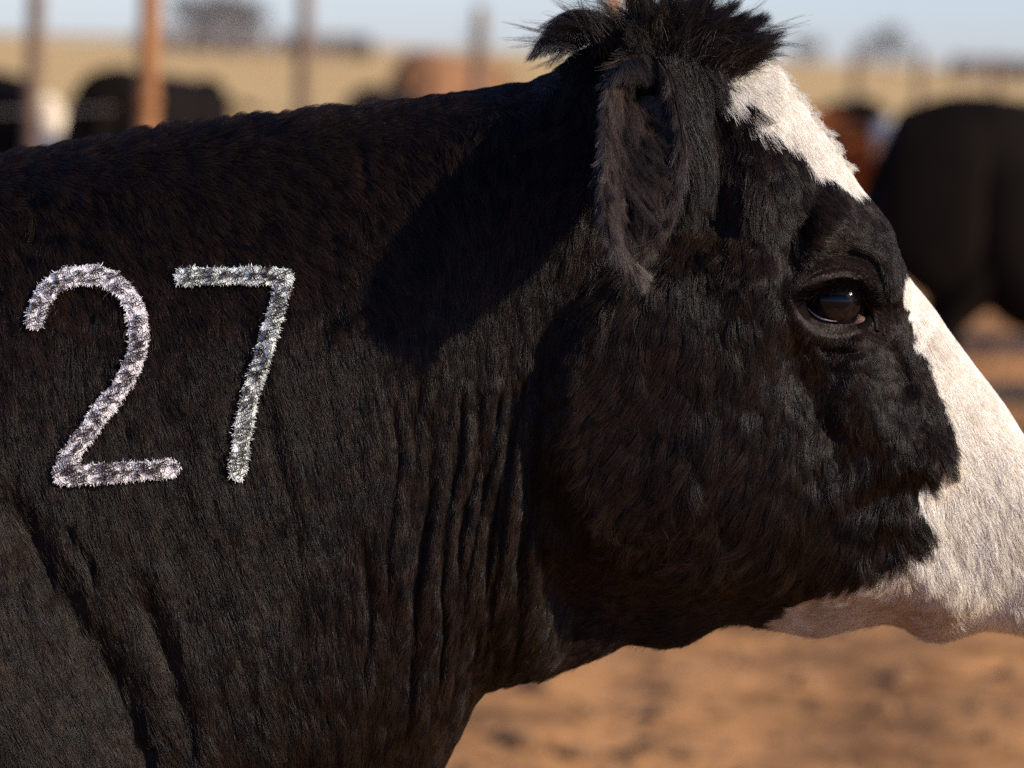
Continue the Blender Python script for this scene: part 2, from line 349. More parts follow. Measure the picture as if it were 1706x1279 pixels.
# sample roots on the near side and a little past the rim
i0 = 0; rows = np.r_[np.arange(0, NN)]
farrows_top = np.arange(NN-1, NN+10); farrows_bot = np.arange(NT-8, NT)
def quads(irange, jrange):
    i, j = np.meshgrid(irange, jrange, indexing='ij'); return i.ravel(), j.ravel()
qi, qj = quads(np.arange(NU-1), np.r_[np.arange(NT-8, NT), np.arange(0, NN+9)])
qj2 = (qj+1) % NT
A_, B_, C_, D_ = BODY[qi, qj], BODY[qi+1, qj], BODY[qi+1, qj2], BODY[qi, qj2]
area = np.linalg.norm(np.cross(C_-A_, D_-B_), axis=1)/2
cu_, cv_ = project((A_+C_)/2)
infr = sstep(-60, -20, cu_)*(1-sstep(1720, 1760, cu_))*(1-sstep(1300, 1340, cv_))
dens = np.where(infr > 0, 1.0, np.where((cu_ > -260) & (cu_ < 1900) & (cv_ < 1500), .25, .02))
dens = dens*np.where(cu_ > 930, 1.0, 1.15)*(1+3*np.exp(-((cu_-1450)/80)**2-((cv_-560)/130)**2))
dens[(cu_ < -260) & (cv_ > 1250)] = .01
pr = area*dens; pr /= pr.sum()
NH = 600000
sel = rng.choice(len(pr), NH, p=pr); s_, t2 = rng.random(NH)[:, None], rng.random(NH)[:, None]
def bil(G):
    a, b, c, d = G[qi[sel], qj[sel]], G[qi[sel]+1, qj[sel]], G[qi[sel]+1, qj2[sel]], G[qi[sel], qj2[sel]]
    return (a*(1-s_)+b*s_)*(1-t2)+(d*(1-s_)+c*s_)*t2
P0 = bil(BODY); N0 = bil(NRM); N0 /= np.linalg.norm(N0, axis=1, keepdims=True)
pu, pv = project(P0)
STR2 = [(57,536),(62,512),(72,490),(88,472),(112,460),(144,456),(175,461),(200,476),(218,498),(229,530),(231,560),(226,592),(213,622),(193,655),(165,689),(138,727),(113,765),(102,790)]
BASE2 = [(102,792),(150,789),(215,784),(288,779)]
STR7 = [(301,460),(350,458),(420,458),(476,461)]; LEG7 = [(474,466),(461,513),(437,593),(416,661),(402,730),(395,790)]
q2 = np.minimum(pdist(pu, pv, STR2)[0], pdist(pu, pv, BASE2)[0]*1.05); q7 = np.minimum(pdist(pu, pv, STR7)[0]*1.0, pdist(pu, pv, LEG7)[0]*1.12)
rag = 5*vnoise(pu/7, pv/7, 50)+5*vnoise(pu/3, pv/3, 51)
def build_fur(idx, clump=(6, 19), kc=(.68, .52), K=6, lenf=1.0, jit=.22, extra_noise=1.0):
    p0, n0, u, v = P0[idx], N0[idx], pu[idx], pv[idx]; n = len(idx)
    an, L, lf = flow(u, v); fc = sstep(880, 1000, u); L = L*(1+.3*(1-fc)+.28*fc)
    an = an + extra_noise*(.40*fbm(u/55, v/55, 60)+.22*vnoise(u/16, v/24, 62))*(.6+.5*fc) + jit*(.75+.35*fc)*rng.normal(size=n)
    L = L*lenf*(.65+.6*rng.random(n))*(1+.5*vnoise(u/20, v/20, 64))
    off = (u < -260) | (v > 1500)
    L = np.where(off, L*1.6, np.maximum(L, 12))
    lf = lf*(1-.3*fc)*(1+1.0*vnoise(u/10, v/22, 68)); lf = np.maximum(lf, .20); clf = (1-.75*sstep(.5, .9, lf))*np.clip((L-13)/25, 0, 1)*(.55+.45*fc)
    dist = (p0-CAM)@AF; m = L*dist/FPX
    dimg = np.cos(an)[:, None]*AR - np.sin(an)[:, None]*AU
    T = dimg - n0*np.sum(dimg*n0, 1, keepdims=True); T /= np.linalg.norm(T, axis=1, keepdims=True)+1e-9
    s = np.linspace(0, 1, K)[None, :, None]
    lf = (lf*(.6+.8*rng.random(n)))[:, None, None]
    B = np.cross(n0, T)
    curl = (.14*rng.normal(size=n)+(.12+.25*fc)*vnoise(u/13, v/13, 66))[:, None, None]
    P = p0[:, None]+.0001*n0[:, None] + m[:, None, None]*(T[:, None]*s*(1-.15*s) + n0[:, None]*lf*(s-.62*s*s) + B[:, None]*curl*s*s)
    # gravity-like droop at high lift and clumping towards shared strands
    reps = []
    for cs_, k in zip(clump, kc):
        cx, cy = np.floor(u/cs_).astype(int), np.floor(v/cs_).astype(int)
        key = (cx+2000)*8192+(cy+1000)
        order = np.argsort(key, kind='stable'); uk, first = np.unique(key[order], return_index=True); rep = order[first]
        bestd = np.full(n, 1e18); br = np.arange(n)
        for dx in (-1, 0, 1):
            for dy in (-1, 0, 1):
                kk = (cx+dx+2000)*8192+(cy+dy+1000); pos = np.searchsorted(uk, kk); pos = np.minimum(pos, len(uk)-1)
                ok = uk[pos] == kk; rr = rep[pos]; dd = np.where(ok, (u[rr]-u)**2+(v[rr]-v)**2, 1e18)
                mm = dd < bestd; bestd = np.where(mm, dd, bestd); br = np.where(mm, rr, br)
        ok = (bestd < (2.2*cs_)**2) & (np.linalg.norm(p0[br]-p0, axis=1) < 1.6*cs_*dist/FPX+.0015)
        reps.append(np.where(ok, br, np.arange(n)))
        kv = (k*clf*(.5+.8*rng.random(n))*ok)[:, None, None]
        tgt = P[br]
        # only pull sideways: keep own length progress
        P = P + (tgt-P)*np.clip(kv*s**.9, 0, .92)
    rad = (np.where(off, .0006, .000115)*(.75+1.1*rng.random(n)**3))[:, None]*np.linspace(1, .25, K)[None]**.8
    tone = .42+.30*vnoise(u/9, v/30, 80)+.45*vnoise(u/3, v/10, 81)+.55*(rng.random(n)-.5)
    lockt = rng.normal(size=n)*.15; tone = tone+lockt[reps[0]]+.8*lockt[reps[1]]
    return P, rad, tone
white = is_white(pu, pv)
eyed = np.hypot((pu-EYE[0]-6)/70, (pv-EYE[1]-2)/60) < 1
in2 = (q2+rag < 14); in7 = (q7+rag < 12)
inp = in2 | in7
keep = ~eyed
black_idx = np.nonzero(keep & ~white & (~inp | (rng.random(NH) < .09)))[0]
white_idx = np.nonzero(keep & white)[0]
P, rad, tone = build_fur(black_idx)
bl_fur = curves_obj('coat', P, rad, M_black, cow, tone=tone); bl_fur['label'] = 'short black coat hair over neck, cheek and brow'
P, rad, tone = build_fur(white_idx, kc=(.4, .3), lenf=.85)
wh_fur = curves_obj('face_stripe', P, rad*1.1, M_white, cow, tone=.80+.55*(tone-.4)-.50*(1-sstep(1520, 1660, pu[white_idx]))*sstep(930, 1010, pv[white_idx])-.10*sstep(800, 900, pv[white_idx])); wh_fur['label'] = 'white hair of the face stripe and muzzle'  # tan tone under the chin paints in its warm shade
# painted figures: stiff matted strands in the paint
def paint(name, m_, mat, label, path_list, n, halfw):
    # roots scattered along the strokes, on the skin
    pts = []
    lens = [np.hypot(*np.diff(np.array(p), axis=0).T).sum() for p in path_list]
    for p, l in zip(path_list, lens):
        p = np.array(p, float); L = np.r_[0, np.cumsum(np.hypot(*np.diff(p, axis=0).T))]
        k = int(n*l/sum(lens)); t = rng.random(k)*L[-1]
        cx, cy = np.interp(t, L, p[:, 0]), np.interp(t, L, p[:, 1])
        a = rng.random(k)*2*math.pi; r = halfw*np.sqrt(rng.random(k))
        r *= (1+.25*vnoise(cx/9, cy/9, 70))
        pts.append(np.stack([cx+r*np.cos(a), cy+r*np.sin(a)], 1))
    return np.concatenate(pts)
cells = {}
ii, jj = np.nonzero((BU[:, :NN] > -20) & (BU[:, :NN] < 560) & (BV[:, :NN] > 400) & (BV[:, :NN] < 860))
lu, lv, ly = BU[ii, jj], BV[ii, jj], BODY[ii, jj, 1]
GX, GY = np.arange(-20, 561, 4.0), np.arange(400, 861, 4.0)
key = np.clip(((lu+20)/4).astype(int), 0, len(GX)-1)*len(GY)+np.clip(((lv-400)/4).astype(int), 0, len(GY)-1)
sm = np.bincount(key, ly, len(GX)*len(GY)); ct = np.bincount(key, minlength=len(GX)*len(GY))
gy = np.where(ct > 0, sm/np.maximum(ct, 1), np.nan).reshape(len(GX), len(GY))
for _ in range(4):
    nb = np.stack([np.roll(gy, s, a) for s in (1, -1) for a in (0, 1)]); f = np.nanmean(np.where(np.isnan(nb), np.nan, nb), 0) if np.isnan(gy).any() else gy
    gy = np.where(np.isnan(gy), f, gy)
gy = np.nan_to_num(gy, nan=Y0-.18)
def neck_pt(u, v, lift):
    x = np.clip((u+20)/4-.5, 0, len(GX)-1.01); y = np.clip((v-400)/4-.5, 0, len(GY)-1.01); i, j = x.astype(int), y.astype(int); fx, fy = x-i, y-j
    yy = (gy[i, j]*(1-fx)+gy[i+1, j]*fx)*(1-fy)+(gy[i, j+1]*(1-fx)+gy[i+1, j+1]*fx)*fy
    return at_y(u, v, yy-lift)
def paint_strands(name, mat, label, paths, n, hw):
    r = paint(name, None, mat, label, paths, n, hw); u, v = r[:, 0], r[:, 1]; k = len(u)
    hole = (fbm(u/5, v/5, 77, 2) < -.36) & (rng.random(k) < .9)
    u, v = u[~hole], v[~hole]; k = len(u)
    an = R(65)+1.2*vnoise(u/8, v/8, 71)*2+1.1*rng.normal(size=k)
    L = (5+8*rng.random(k)**1.5)
    K = 5; s = np.linspace(0, 1, K)[None]
    bend = rng.normal(size=k)[:, None]*.35
    a2 = an[:, None]+bend*s
    du = np.cumsum(np.cos(a2)*L[:, None]/(K-1), 1)-np.cos(an)[:, None]*L[:, None]/2; dv = np.cumsum(np.sin(a2)*L[:, None]/(K-1), 1)-np.sin(an)[:, None]*L[:, None]/2
    uu, vv = u[:, None]+du, v[:, None]+dv
    lift = .0034+.0014*rng.random(k)[:, None]*np.ones((1, K)) + .001*s
    P = neck_pt(uu.ravel(), vv.ravel(), lift.ravel()).reshape(k, K, 3)
    rad = (.00013+.00020*rng.random(k)**2)[:, None]*np.array([.7, 1, 1, .8, .3])[None]
    o = curves_obj(name, P, rad, mat, cow); o['label'] = label
    # dark hairs that broke through the paint
    kd = int(k*.030); di = rng.choice(k, kd); ad_ = rng.random(kd)[:, None]*6.28+np.cumsum(rng.normal(size=(kd, 1))*.5+rng.normal(size=(kd, 9))*.25, 1); Ld = (10+17*rng.random(kd))[:, None]/9
    ud, vd = u[di][:, None]+np.cumsum(np.cos(ad_)*Ld, 1), v[di][:, None]+np.cumsum(np.sin(ad_)*Ld, 1)
    Pd = neck_pt(ud.ravel(), vd.ravel(), np.full(kd*9, .0066)).reshape(kd, 9, 3)
    dark.append((Pd, np.full(Pd.shape[:2], .00024)))
    return o
dark = []
paint_strands('painted_numeral', M_paintA, 'lilac white figure 2 painted on the neck hair', [STR2, BASE2], 27000, 14.5)
paint_strands('painted_numeral', M_paintB, 'greenish white figure 7 painted on the neck hair', [STR7, LEG7], 19000, 12.5)

P = np.concatenate([d[0] for d in dark]); curves_obj('dark_hair_over_paint', P, np.concatenate([d[1] for d in dark]), M_black, cow)

# ------------------------------------------------------------------ main cow: eye
EGX, EGY = np.arange(1270, 1521, 4.0), np.arange(390, 621, 4.0)
EY_ = np.array([[surf_at(a, b)[1] for b in EGY] for a in EGX])
EX_, EYY_ = np.meshgrid(EGX, EGY, indexing='ij')
# lid skin follows the face around the socket, so the socket itself is bridged
em = np.hypot((EX_-EYE[0]-4)/58, (EYY_-EYE[1]-2)/52) < 1.0
sk = EY_.copy(); sk[em] = np.median(EY_[~em & (np.hypot((EX_-EYE[0]-4)/58, (EYY_-EYE[1]-2)/52) < 1.3)])
for _ in range(120):
    av = (np.roll(sk, 1, 0)+np.roll(sk, -1, 0)+np.roll(sk, 1, 1)+np.roll(sk, -1, 1))/4; sk = np.where(em, av, sk)
def lid_y(u, v):
    x = np.clip((u-1270)/4, 0, len(EGX)-1.01); y = np.clip((v-390)/4, 0, len(EGY)-1.01); i, j = x.astype(int), y.astype(int); fx, fy = x-i, y-j
    return (sk[i, j]*(1-fx)+sk[i+1, j]*fx)*(1-fy)+(sk[i, j+1]*(1-fx)+sk[i+1, j+1]*fx)*fy
sp = surf_at(EYE[0]+95, EYE[1]+30)
EY_S = np.median([surf_at(EYE[0]+dx, EYE[1]+dy)[1] for dx, dy in ((-66, 0), (66, 10), (0, -58), (0, 60))])
ER = .0245
EC = at_y(EYE[0]+2, EYE[1]-2, EY_S+ER-.007)
M_eye, t_, b_ = new_mat('eyeball'); b_.inputs['Base Color'].default_value = (.012, .007, .006, 1); b_.inputs['Roughness'].default_value = .12; b_.inputs['Specular IOR Level'].default_value = .3
M_iris = noise_mat('iris', (.006, .004, .004), (.016, .009, .008), 300, .14, spec=.3)
M_pupil, _, b2 = new_mat('pupil'); b2.inputs['Base Color'].default_value = (.002, .002, .003, 1); b2.inputs['Roughness'].default_value = .12; b2.inputs['Specular IOR Level'].default_value = .3
M_lid = noise_mat('eyelid_skin', (.006, .004, .003), (.034, .020, .014), 160, .5, .3, 500, spec=.25)
M_rim, _, b3 = new_mat('wet_lid_edge'); b3.inputs['Base Color'].default_value = (.34, .30, .31, 1); b3.inputs['Roughness'].default_value = .12; b3.inputs['Coat Weight'].default_value = 1; b3.inputs['Coat Roughness'].default_value = .05  # pale base colour paints in the bright glint of the tear line
M_pink = noise_mat('tear_duct_skin', (.10, .045, .035), (.26, .14, .11), 260, .18, .2, 500, spec=.6)
def sphere_pts(c, r, nu=48, nv=32, cut=-1.0, ax=np.array([0, -1.0, 0]), sc3=(1, 1, 1)):
    ax = ax/np.linalg.norm(ax); a = np.cross(ax, [0, 0, 1]); a /= np.linalg.norm(a); b = np.cross(a, ax)
    V = []; 
    for i in range(nv+1):
        th = (math.acos(cut))*i/nv
        for j in range(nu):
            ph = 2*math.pi*j/nu; V.append(c+r*(math.cos(th)*ax*sc3[2]+math.sin(th)*(math.cos(ph)*a*sc3[0]+math.sin(ph)*b*sc3[1])))
    return V, grid_faces(nv+1, nu, True)
gaze = np.array([-.05, -1, .02])
for side in (1, -1):
    def mir(Vv):
        Vv = np.array(Vv, float).reshape(-1, 3).copy()
        if side < 0: Vv[:, 1] = 2*Y0-Vv[:, 1]
        return Vv
    Vv, F = sphere_pts(EC, ER); eye = mesh_obj('eye', mir(Vv), F, M_eye, cow)
    Vv, F = sphere_pts(EC, ER+.0004, nv=14, cut=.70, ax=gaze); mesh_obj('iris', mir(Vv), F, M_iris, eye)
    Vv, F = sphere_pts(EC, ER+.0008, nv=8, cut=.93, ax=gaze, sc3=(1.25, .75, 1)); mesh_obj('pupil', mir(Vv), F, M_pupil, eye)
    def on_ball(u, v, extra):
        p = at_y(u, v, EC[1]); d2 = np.minimum(((p-EC)**2).sum(-1), (ER*.985)**2)
        return at_y(u, v, EC[1]-np.sqrt(ER**2-d2)-extra)
    def resample(pts, n):
        pts = np.array(pts, float); L = np.r_[0, np.cumsum(np.hypot(*np.diff(pts, axis=0).T))]; t = np.linspace(0, L[-1], n)
        for _ in range(1): q = np.stack([np.interp(t, L, pts[:, 0]), np.interp(t, L, pts[:, 1])], 1)
        k = np.array([.25, .5, .25]); 
        for _ in range(5): q[1:-1] = .25*q[:-2]+.5*q[1:-1]+.25*q[2:]
        return q
    def lid(name, edge, offs, mat, n=40):
        """offs: list of (offset px away from the eye centre, forward extra m, blend to skin)"""
        e = resample(edge, n); c = np.array(EYE); d = e-c; d /= np.linalg.norm(d, axis=1, keepdims=True)
        rowsV = []
        for off, ex, bl in offs:
            q = e+d*off; p = on_ball(q[:, 0], q[:, 1], ex)
            if bl > 0:
                yk = lid_y(q[:, 0], q[:, 1])-ex; yb = p[:, 1]*(1-bl)+yk*bl
                yb = np.convolve(np.pad(yb, 3, 'edge'), np.ones(7)/7, 'valid'); p = at_y(q[:, 0], q[:, 1], yb)
            rowsV.append(p)
        G = np.stack(rowsV, 0)
        lo = mesh_obj(name, mir(G.reshape(-1, 3)), grid_faces(len(offs), n), mat, cow)
        kh = 5200; ri = rng.random(kh)**.8*(len(offs)-5)+4; ci = rng.random(kh)*(n-1.01); i0_, j0_ = ri.astype(int).clip(0, len(offs)-2), ci.astype(int); fi, fj = (ri-i0_)[:, None], (ci-j0_)[:, None]
        g = (G[i0_, j0_]*(1-fi)+G[i0_+1, j0_]*fi)*(1-fj)+(G[i0_, j0_+1]*(1-fi)+G[i0_+1, j0_+1]*fi)*fj
        gu, gv = project(g); aa = np.arctan2(gv-EYE[1], gu-EYE[0]); aa = aa+np.where(gv > EYE[1], 0.0, .9)*1.0+.35*rng.normal(size=kh)
        dd = np.cos(aa)[:, None]*AR-np.sin(aa)[:, None]*AU+np.array([0, -.35, 0]); Lh = (.0022+.0035*rng.random(kh))[:, None, None]; ss = np.linspace(0, 1, 4)[None, :, None]
        Ph = g[:, None]-np.array([0, -.0003, 0])+Lh*(dd[:, None]*ss+np.array([0, .3, 0])*ss*ss)
        if side < 0: Ph[..., 1] = 2*Y0-Ph[..., 1]
        curves_obj('lid_hair', Ph, (.00011*np.linspace(1, .3, 4))[None], M_black, lo)
        return lo
    UE = [(1336,503),(1344,489),(1360,475),(1382,466),(1405,461),(1426,466),(1438,484),(1447,510),(1455,545)]
    LE = [(1336,499),(1343,512),(1352,524),(1368,534),(1388,538),(1408,536),(1424,537),(1440,546),(1455,552)]
    ul = lid('upper_eyelid', UE, [(3, -.0015, 0), (0, .0004, 0), (1, .0022, 0), (4, .0036, .2), (8, .0045, .5), (12, .0050, .8), (15, .0030, 1), (17, .0012, 1), (20, .0030, 1), (24, .0032, 1), (29, .0008, 1), (36, -.003, 1)], M_lid)
    ll = lid('lower_eyelid', LE, [(-2, -.0012, 0), (0, .0008, 0), (3, .0018, .1), (7, .0018, .5), (11, .0008, .9), (14, .0004, 1), (18, .0026, 1), (24, .0028, 1), (30, .0006, 1), (37, -.003, 1)], M_lid)
    lr = resample(LE, 40)[2:30]
    path = on_ball(lr[:, 0], lr[:, 1]-3.0, .0010)
    Vt, Ft = tube(path, [.0003+.0004*math.sin(math.pi*i/27) for i in range(28)], 8); mesh_obj('wet_rim', mir(Vt), Ft, M_rim, ll)
    tc_ = on_ball(np.array(1432.), np.array(537.), -.001)
    Vv, F = sphere_pts(tc_, .0078, 20, 12, sc3=(1.35, .75, .75)); td = mesh_obj('tear_duct', mir(Vv), F, M_pink, cow)
    n = 900; t = rng.random(n); e = resample(UE, 60); bi = (t*45).astype(int)+2; q = e[bi]+rng.normal(size=(n, 2))*.8
    p = on_ball(q[:, 0], q[:, 1], .0045); L = .017+.012*rng.random(n)
    dirn = np.stack([.25*rng.normal(size=n)+(q[:, 0]-EYE[0])/90, -1.0+0*t, -.45+.2*rng.normal(size=n)], 1); s = np.linspace(0, 1, 5)[None, :, None]
    PP = p[:, None]+L[:, None, None]*(dirn[:, None]*s+np.array([0, 0, .35])*s*s)
    if side < 0: PP[..., 1] = 2*Y0-PP[..., 1]
    curves_obj('eyelash', PP, (.00018*np.linspace(1, .2, 5))[None], M_black, cow)

# nostrils and mouth line, just outside the picture
M_nose = noise_mat('nostril_skin', (.05, .03, .028), (.16, .10, .09), 120, .35, .3, 300, spec=.5)
for side in (1, -1):
    c = at_y(1915, 1000, Y0-.060); c[1] = Y0-side*.060
    Vv, F = sphere_pts(c, .017, 24, 16, sc3=(1.25, .7, .55), ax=np.array([.5, -side, .1])); mesh_obj('nostril', Vv, F, M_nose, cow)

# ------------------------------------------------------------------ main cow: ears
M_earskin = noise_mat('ear_skin', (.006, .004, .0035), (.02, .013, .011), 90, .8, .3, 300, spec=.05)
def ear_geom():
    na, nb = 60, 36
    a = np.linspace(0, 1, na); b = np.linspace(-1, 1, nb)
    axu = np.interp(a, [0, .15, .35, .55, .75, .9, 1], [1072, 1070, 1074, 1078, 1072, 1062, 1056])
    axv = np.interp(a, [0, .15, .35, .55, .75, .9, 1], [100, 140, 203, 266, 336, 394, 434])
    hw = np.interp(a, [0, .08, .2, .4, .6, .8, .92, 1], [30, 50, 62, 72, 76, 64, 46, 16])
    out = np.interp(a, [0, .3, .6, 1], [.085, .128, .172, .218])
    k = np.ones(7)/7
    sm = lambda f: np.convolve(np.pad(f, 3, 'edge'), k, 'valid')
    axu, axv, hw, out = sm(axu), sm(axv), sm(hw), sm(out)
    Au, Bb = np.meshgrid(a, b, indexing='ij')
    uu = axu[:, None]+hw[:, None]*Bb*np.where(Bb > 0, .85, 1.0)
    vv = axv[:, None]-6*Bb**2
    cup = np.interp(a, [0, .15, .4, .7, 1], [.022, .032, .032, .020, .006])[:, None]
    hwm = hw[:, None]*.00045
    o = out[:, None] - np.interp(a, [0, .4, .8, 1], [.25, .55, 1.0, 1.0])[:, None]*hwm*Bb + cup*(np.abs(Bb)**2-.6) + .003*fbm(Au*7, Bb*3, 90)
    return uu, vv, Y0-o, Au, Bb
eu, ev, ey, EA, EB = ear_geom()
EG = at_y(eu.ravel(), ev.ravel(), ey.ravel()).reshape(eu.shape+(3,))
EN = frames(EG)
if EN[30, 18, 1] > 0: EN = -EN
thick = (.0035*(1-.6*EA)*(1-.5*EB**2))[..., None]
def ear_mesh(side):
    Fg = EG+EN*thick*.4; Bk = EG-EN*thick
    V = np.concatenate([Fg.reshape(-1, 3), Bk.reshape(-1, 3)]); n = EG.shape[0]*EG.shape[1]; nb = EG.shape[1]; na = EG.shape[0]
    F1 = grid_faces(na, nb); F2 = F1[:, ::-1]+n
    rim = [i*nb for i in range(na)]+[(na-1)*nb+j for j in range(1, nb)]+[i*nb+nb-1 for i in range(na-2, -1, -1)]+[j for j in range(nb-2, 0, -1)]
    F3 = np.array([(rim[k], rim[(k+1) % len(rim)], rim[(k+1) % len(rim)]+n, rim[k]+n) for k in range(len(rim))])
    if side < 0: V = V.copy(); V[:, 1] = 2*Y0-V[:, 1]
    return mesh_obj('ear', V, np.concatenate([F1, F2, F3]), M_earskin, cow)
def ear_hair(side, earo):
    allP, allR, allT = [], [], []
    na, nb = EG.shape[:2]; sgn = 1
    def samp(a, b, G):
        x = np.clip(a*(na-1), 0, na-1.01); y = np.clip((b+1)/2*(nb-1), 0, nb-1.01); i, j = x.astype(int), y.astype(int); fx, fy = (x-i)[:, None], (y-j)[:, None]
        return (G[i, j]*(1-fx)+G[i+1, j]*fx)*(1-fy)+(G[i, j+1]*(1-fx)+G[i+1, j+1]*fx)*fy
    TA = np.gradient(EG, axis=0); TA /= np.linalg.norm(TA, axis=-1, keepdims=True)
    TB = np.gradient(EG, axis=1); TB /= np.linalg.norm(TB, axis=-1, keepdims=True)
    def add(n, a, b, da, db, dn, L, curve=(0, 0, 0), tn=0.0, nn=1, clump=.6, cl=18, r=.00014):
        p = samp(a, b, EG); ta, tb, no = samp(a, b, TA), samp(a, b, TB), samp(a, b, EN)*nn
        d = ta*da[:, None]+tb*db[:, None]+no*dn[:, None]; d /= np.linalg.norm(d, axis=1, keepdims=True)
        s = np.linspace(0, 1, 7)[None, :, None]
        cv = np.array(curve, float)+.15*rng.normal(size=(n, 3))
        P = p[:, None]+no[:, None]*.0022+L[:, None, None]*(d[:, None]*s+cv[:, None]*s*s)
        # locks
        key = np.floor(a*cl+.0).astype(int)*100+np.floor((b+1)*cl/3).astype(int)
        o = np.argsort(key); uk, f = np.unique(key[o], return_index=True); rep = o[f][np.searchsorted(uk, key)]
        P = P+(P[rep]-P)*(clump*(.5+.7*rng.random(n)))[:, None, None]*s**1.2
        allT.append(np.full(n, tn)); allP.append(P); allR.append((r*(.7+.6*rng.random(n)))[:, None]*np.linspace(1, .25, 7)[None])
    one = lambda n: np.ones(n)
    # front face, short lying hair along the ear
    n = 16000; a = rng.random(n); b = rng.uniform(-1, 1, n); m_ = ~((a < .42) & (b > -.45) & (b < .6)) | (rng.random(n) < .25); a, b = a[m_], b[m_]; n = len(a)
    add(n, a, b, one(n), .2*np.sign(b)*np.abs(b)+.12*rng.normal(size=n), .12*one(n), .011+.010*rng.random(n), tn=-.30, clump=.45)
    # left rim: dense lying lock along the margin
    n = 9000; a = rng.random(n)**.9; b = -1+.38*rng.random(n)
    add(n, a, b, one(n), -.10+.12*rng.normal(size=n), .12*one(n), .020+.012*rng.random(n), (0, 0, -.15), cl=20, tn=.34, clump=.75)
    n = 1800; a = rng.random(n)**.9; b = -1+.04*rng.random(n); add(n, a, b, one(n), -.7+.4*rng.normal(size=n), -.4+.5*rng.random(n), .010+.010*rng.random(n), (0, 0, -.2), cl=40)
    # feathery inner hair: rooted on the right side and swept down-left
    n = 11000; a = .22+.45*rng.random(n); b = .30+.45*rng.random(n)
    add(n, a, b, .75+.25*rng.normal(size=n), -1+.2*rng.normal(size=n), .35*one(n), .024+.020*rng.random(n), (-.05, 0, -.30), tn=.42, clump=.95, cl=15, r=.00017)
    # stem of long hair down the middle
    n = 7000; a = .25+.45*rng.random(n); b = -.15+.22*rng.normal(size=n)
    add(n, np.clip(a, 0, 1), np.clip(b, -1, 1), one(n), .05+.18*rng.normal(size=n), .35*one(n), .022+.022*rng.random(n), (0, 0, -.1), tn=.05, clump=.85, cl=16)
    # tuft over the top of the ear, combed to the left and down
    n = 9000; a = .10*rng.random(n); b = rng.uniform(-1, .1, n)
    add(n, a, b, -.35+.3*rng.normal(size=n), -.9+.4*rng.normal(size=n), .6*one(n), .018+.016*rng.random(n), (-.15, 0, -.55), clump=.75, cl=24)
    # right margin
    n = 7000; a = rng.random(n); b = 1-.25*rng.random(n)
    add(n, a, b, one(n), .12+.15*rng.normal(size=n), .2*one(n), .016+.012*rng.random(n), (0, 0, -.1), tn=.15, cl=24)
    # tip wisps
    n = 1500; a = .85+.15*rng.random(n); b = rng.uniform(-1, 1, n)
    add(n, a, b, one(n), .2*rng.normal(size=n), .1*one(n), .02+.014*rng.random(n), (0, 0, -.2), clump=.8)
    # back of the ear
    n = 6000; a = rng.random(n); b = rng.uniform(-1, 1, n)
    add(n, a, b, one(n), .2*rng.normal(size=n), .3*one(n), .014+.01*rng.random(n), nn=-1)
    P = np.concatenate(allP); Rr = np.concatenate(allR); tu, tv = project(P[:, 0]); tn = .40+.8*vnoise(tu/6, tv/20, 82)+.4*(rng.random(len(P))-.5)+np.concatenate(allT)
    if side < 0: P = P[::3].copy(); Rr = Rr[::3]; tn = tn[::3]; P[..., 1] = 2*Y0-P[..., 1]
    curves_obj('ear_hair', P, Rr, M_ear, earo, tone=tn)
for side in (1, -1):
    e = ear_mesh(side); ear_hair(side, e)

# ------------------------------------------------------------------ main cow: forelock on the poll
def locks(specs, per, spread, K=10):
    out, rr = [], []
    for pts, depth, w, L in specs:
        pts = np.array(pts, float); t = np.linspace(0, 1, K); l = np.r_[0, np.cumsum(np.hypot(*np.diff(pts, axis=0).T))]; l /= l[-1]
        cu2, cv2 = np.interp(t, l, pts[:, 0]), np.interp(t, l, pts[:, 1])
        for _ in range(3):
            cu2[1:-1] = .25*cu2[:-2]+.5*cu2[1:-1]+.25*cu2[2:]; cv2[1:-1] = .25*cv2[:-2]+.5*cv2[1:-1]+.25*cv2[2:]
        cen = at_y(cu2, cv2, Y0-depth-np.linspace(0, .01, K))
        n = per
        r0 = rng.normal(size=(n, 3))*w; r1_ = rng.normal(size=(n, 3))*w*.30
        ln = (.5+.62*rng.random(n)**.7)[:, None, None]
        tt = np.linspace(0, 1, K)[None, :, None]
        P = cen[0]+(cen[None]-cen[0])*ln + r0[:, None]*(1-tt)**1.1 + r1_[:, None]*tt
        P += .0012*np.sin(tt*rng.uniform(3, 9, (n, 1, 1))+rng.uniform(0, 6, (n, 1, 1)))*rng.normal(size=(n, 1, 3))
        out.append(P); rr.append((.00014*(.7+.6*rng.random(n)))[:, None]*np.linspace(1, .3, K)[None]*np.ones((n, 1)))
    return np.concatenate(out), np.concatenate(rr)
SP = []
def lock(pts, depth=.02, w=.006, L=1): SP.append((pts, depth, w, L))
# main named locks, as they stand up in the photograph
for dz in (-.03, 0, .03, .05):
    j = lambda: rng.normal()*7
    lock([(1010,62),(960,32),(922,44),(890,98)], dz*.4+.01, .0035)
    if dz == 0: lock([(1020,75),(975,58),(940,72),(918,112)], dz, .004)
    lock([(1030,62),(985,20),(945,24),(910,50)], dz*.5, .004)
    lock([(1065,60),(1062,20),(1052,-6),(1044,-30+j())], dz, .006)
    lock([(1080,60),(1075,10),(1060,-22+j())], dz, .006); lock([(1110,60),(1120,5),(1112,-34+j())], dz, .006)
    lock([(1140,60),(1165,12),(1180,-26+j())], dz, .006); lock([(1160,62),(1195,30),(1228,6+j())], dz, .005)
    lock([(1170,70),(1220,50),(1255,42),(1272,30)], dz, .006); lock([(1180,84),(1230,75),(1270,72),(1296,58)], dz, .006)
    lock([(1180,90),(1225,92),(1262,88),(1288,74)], dz, .007); lock([(1150,70),(1190,45),(1225,38),(1240,24)], dz, .005)
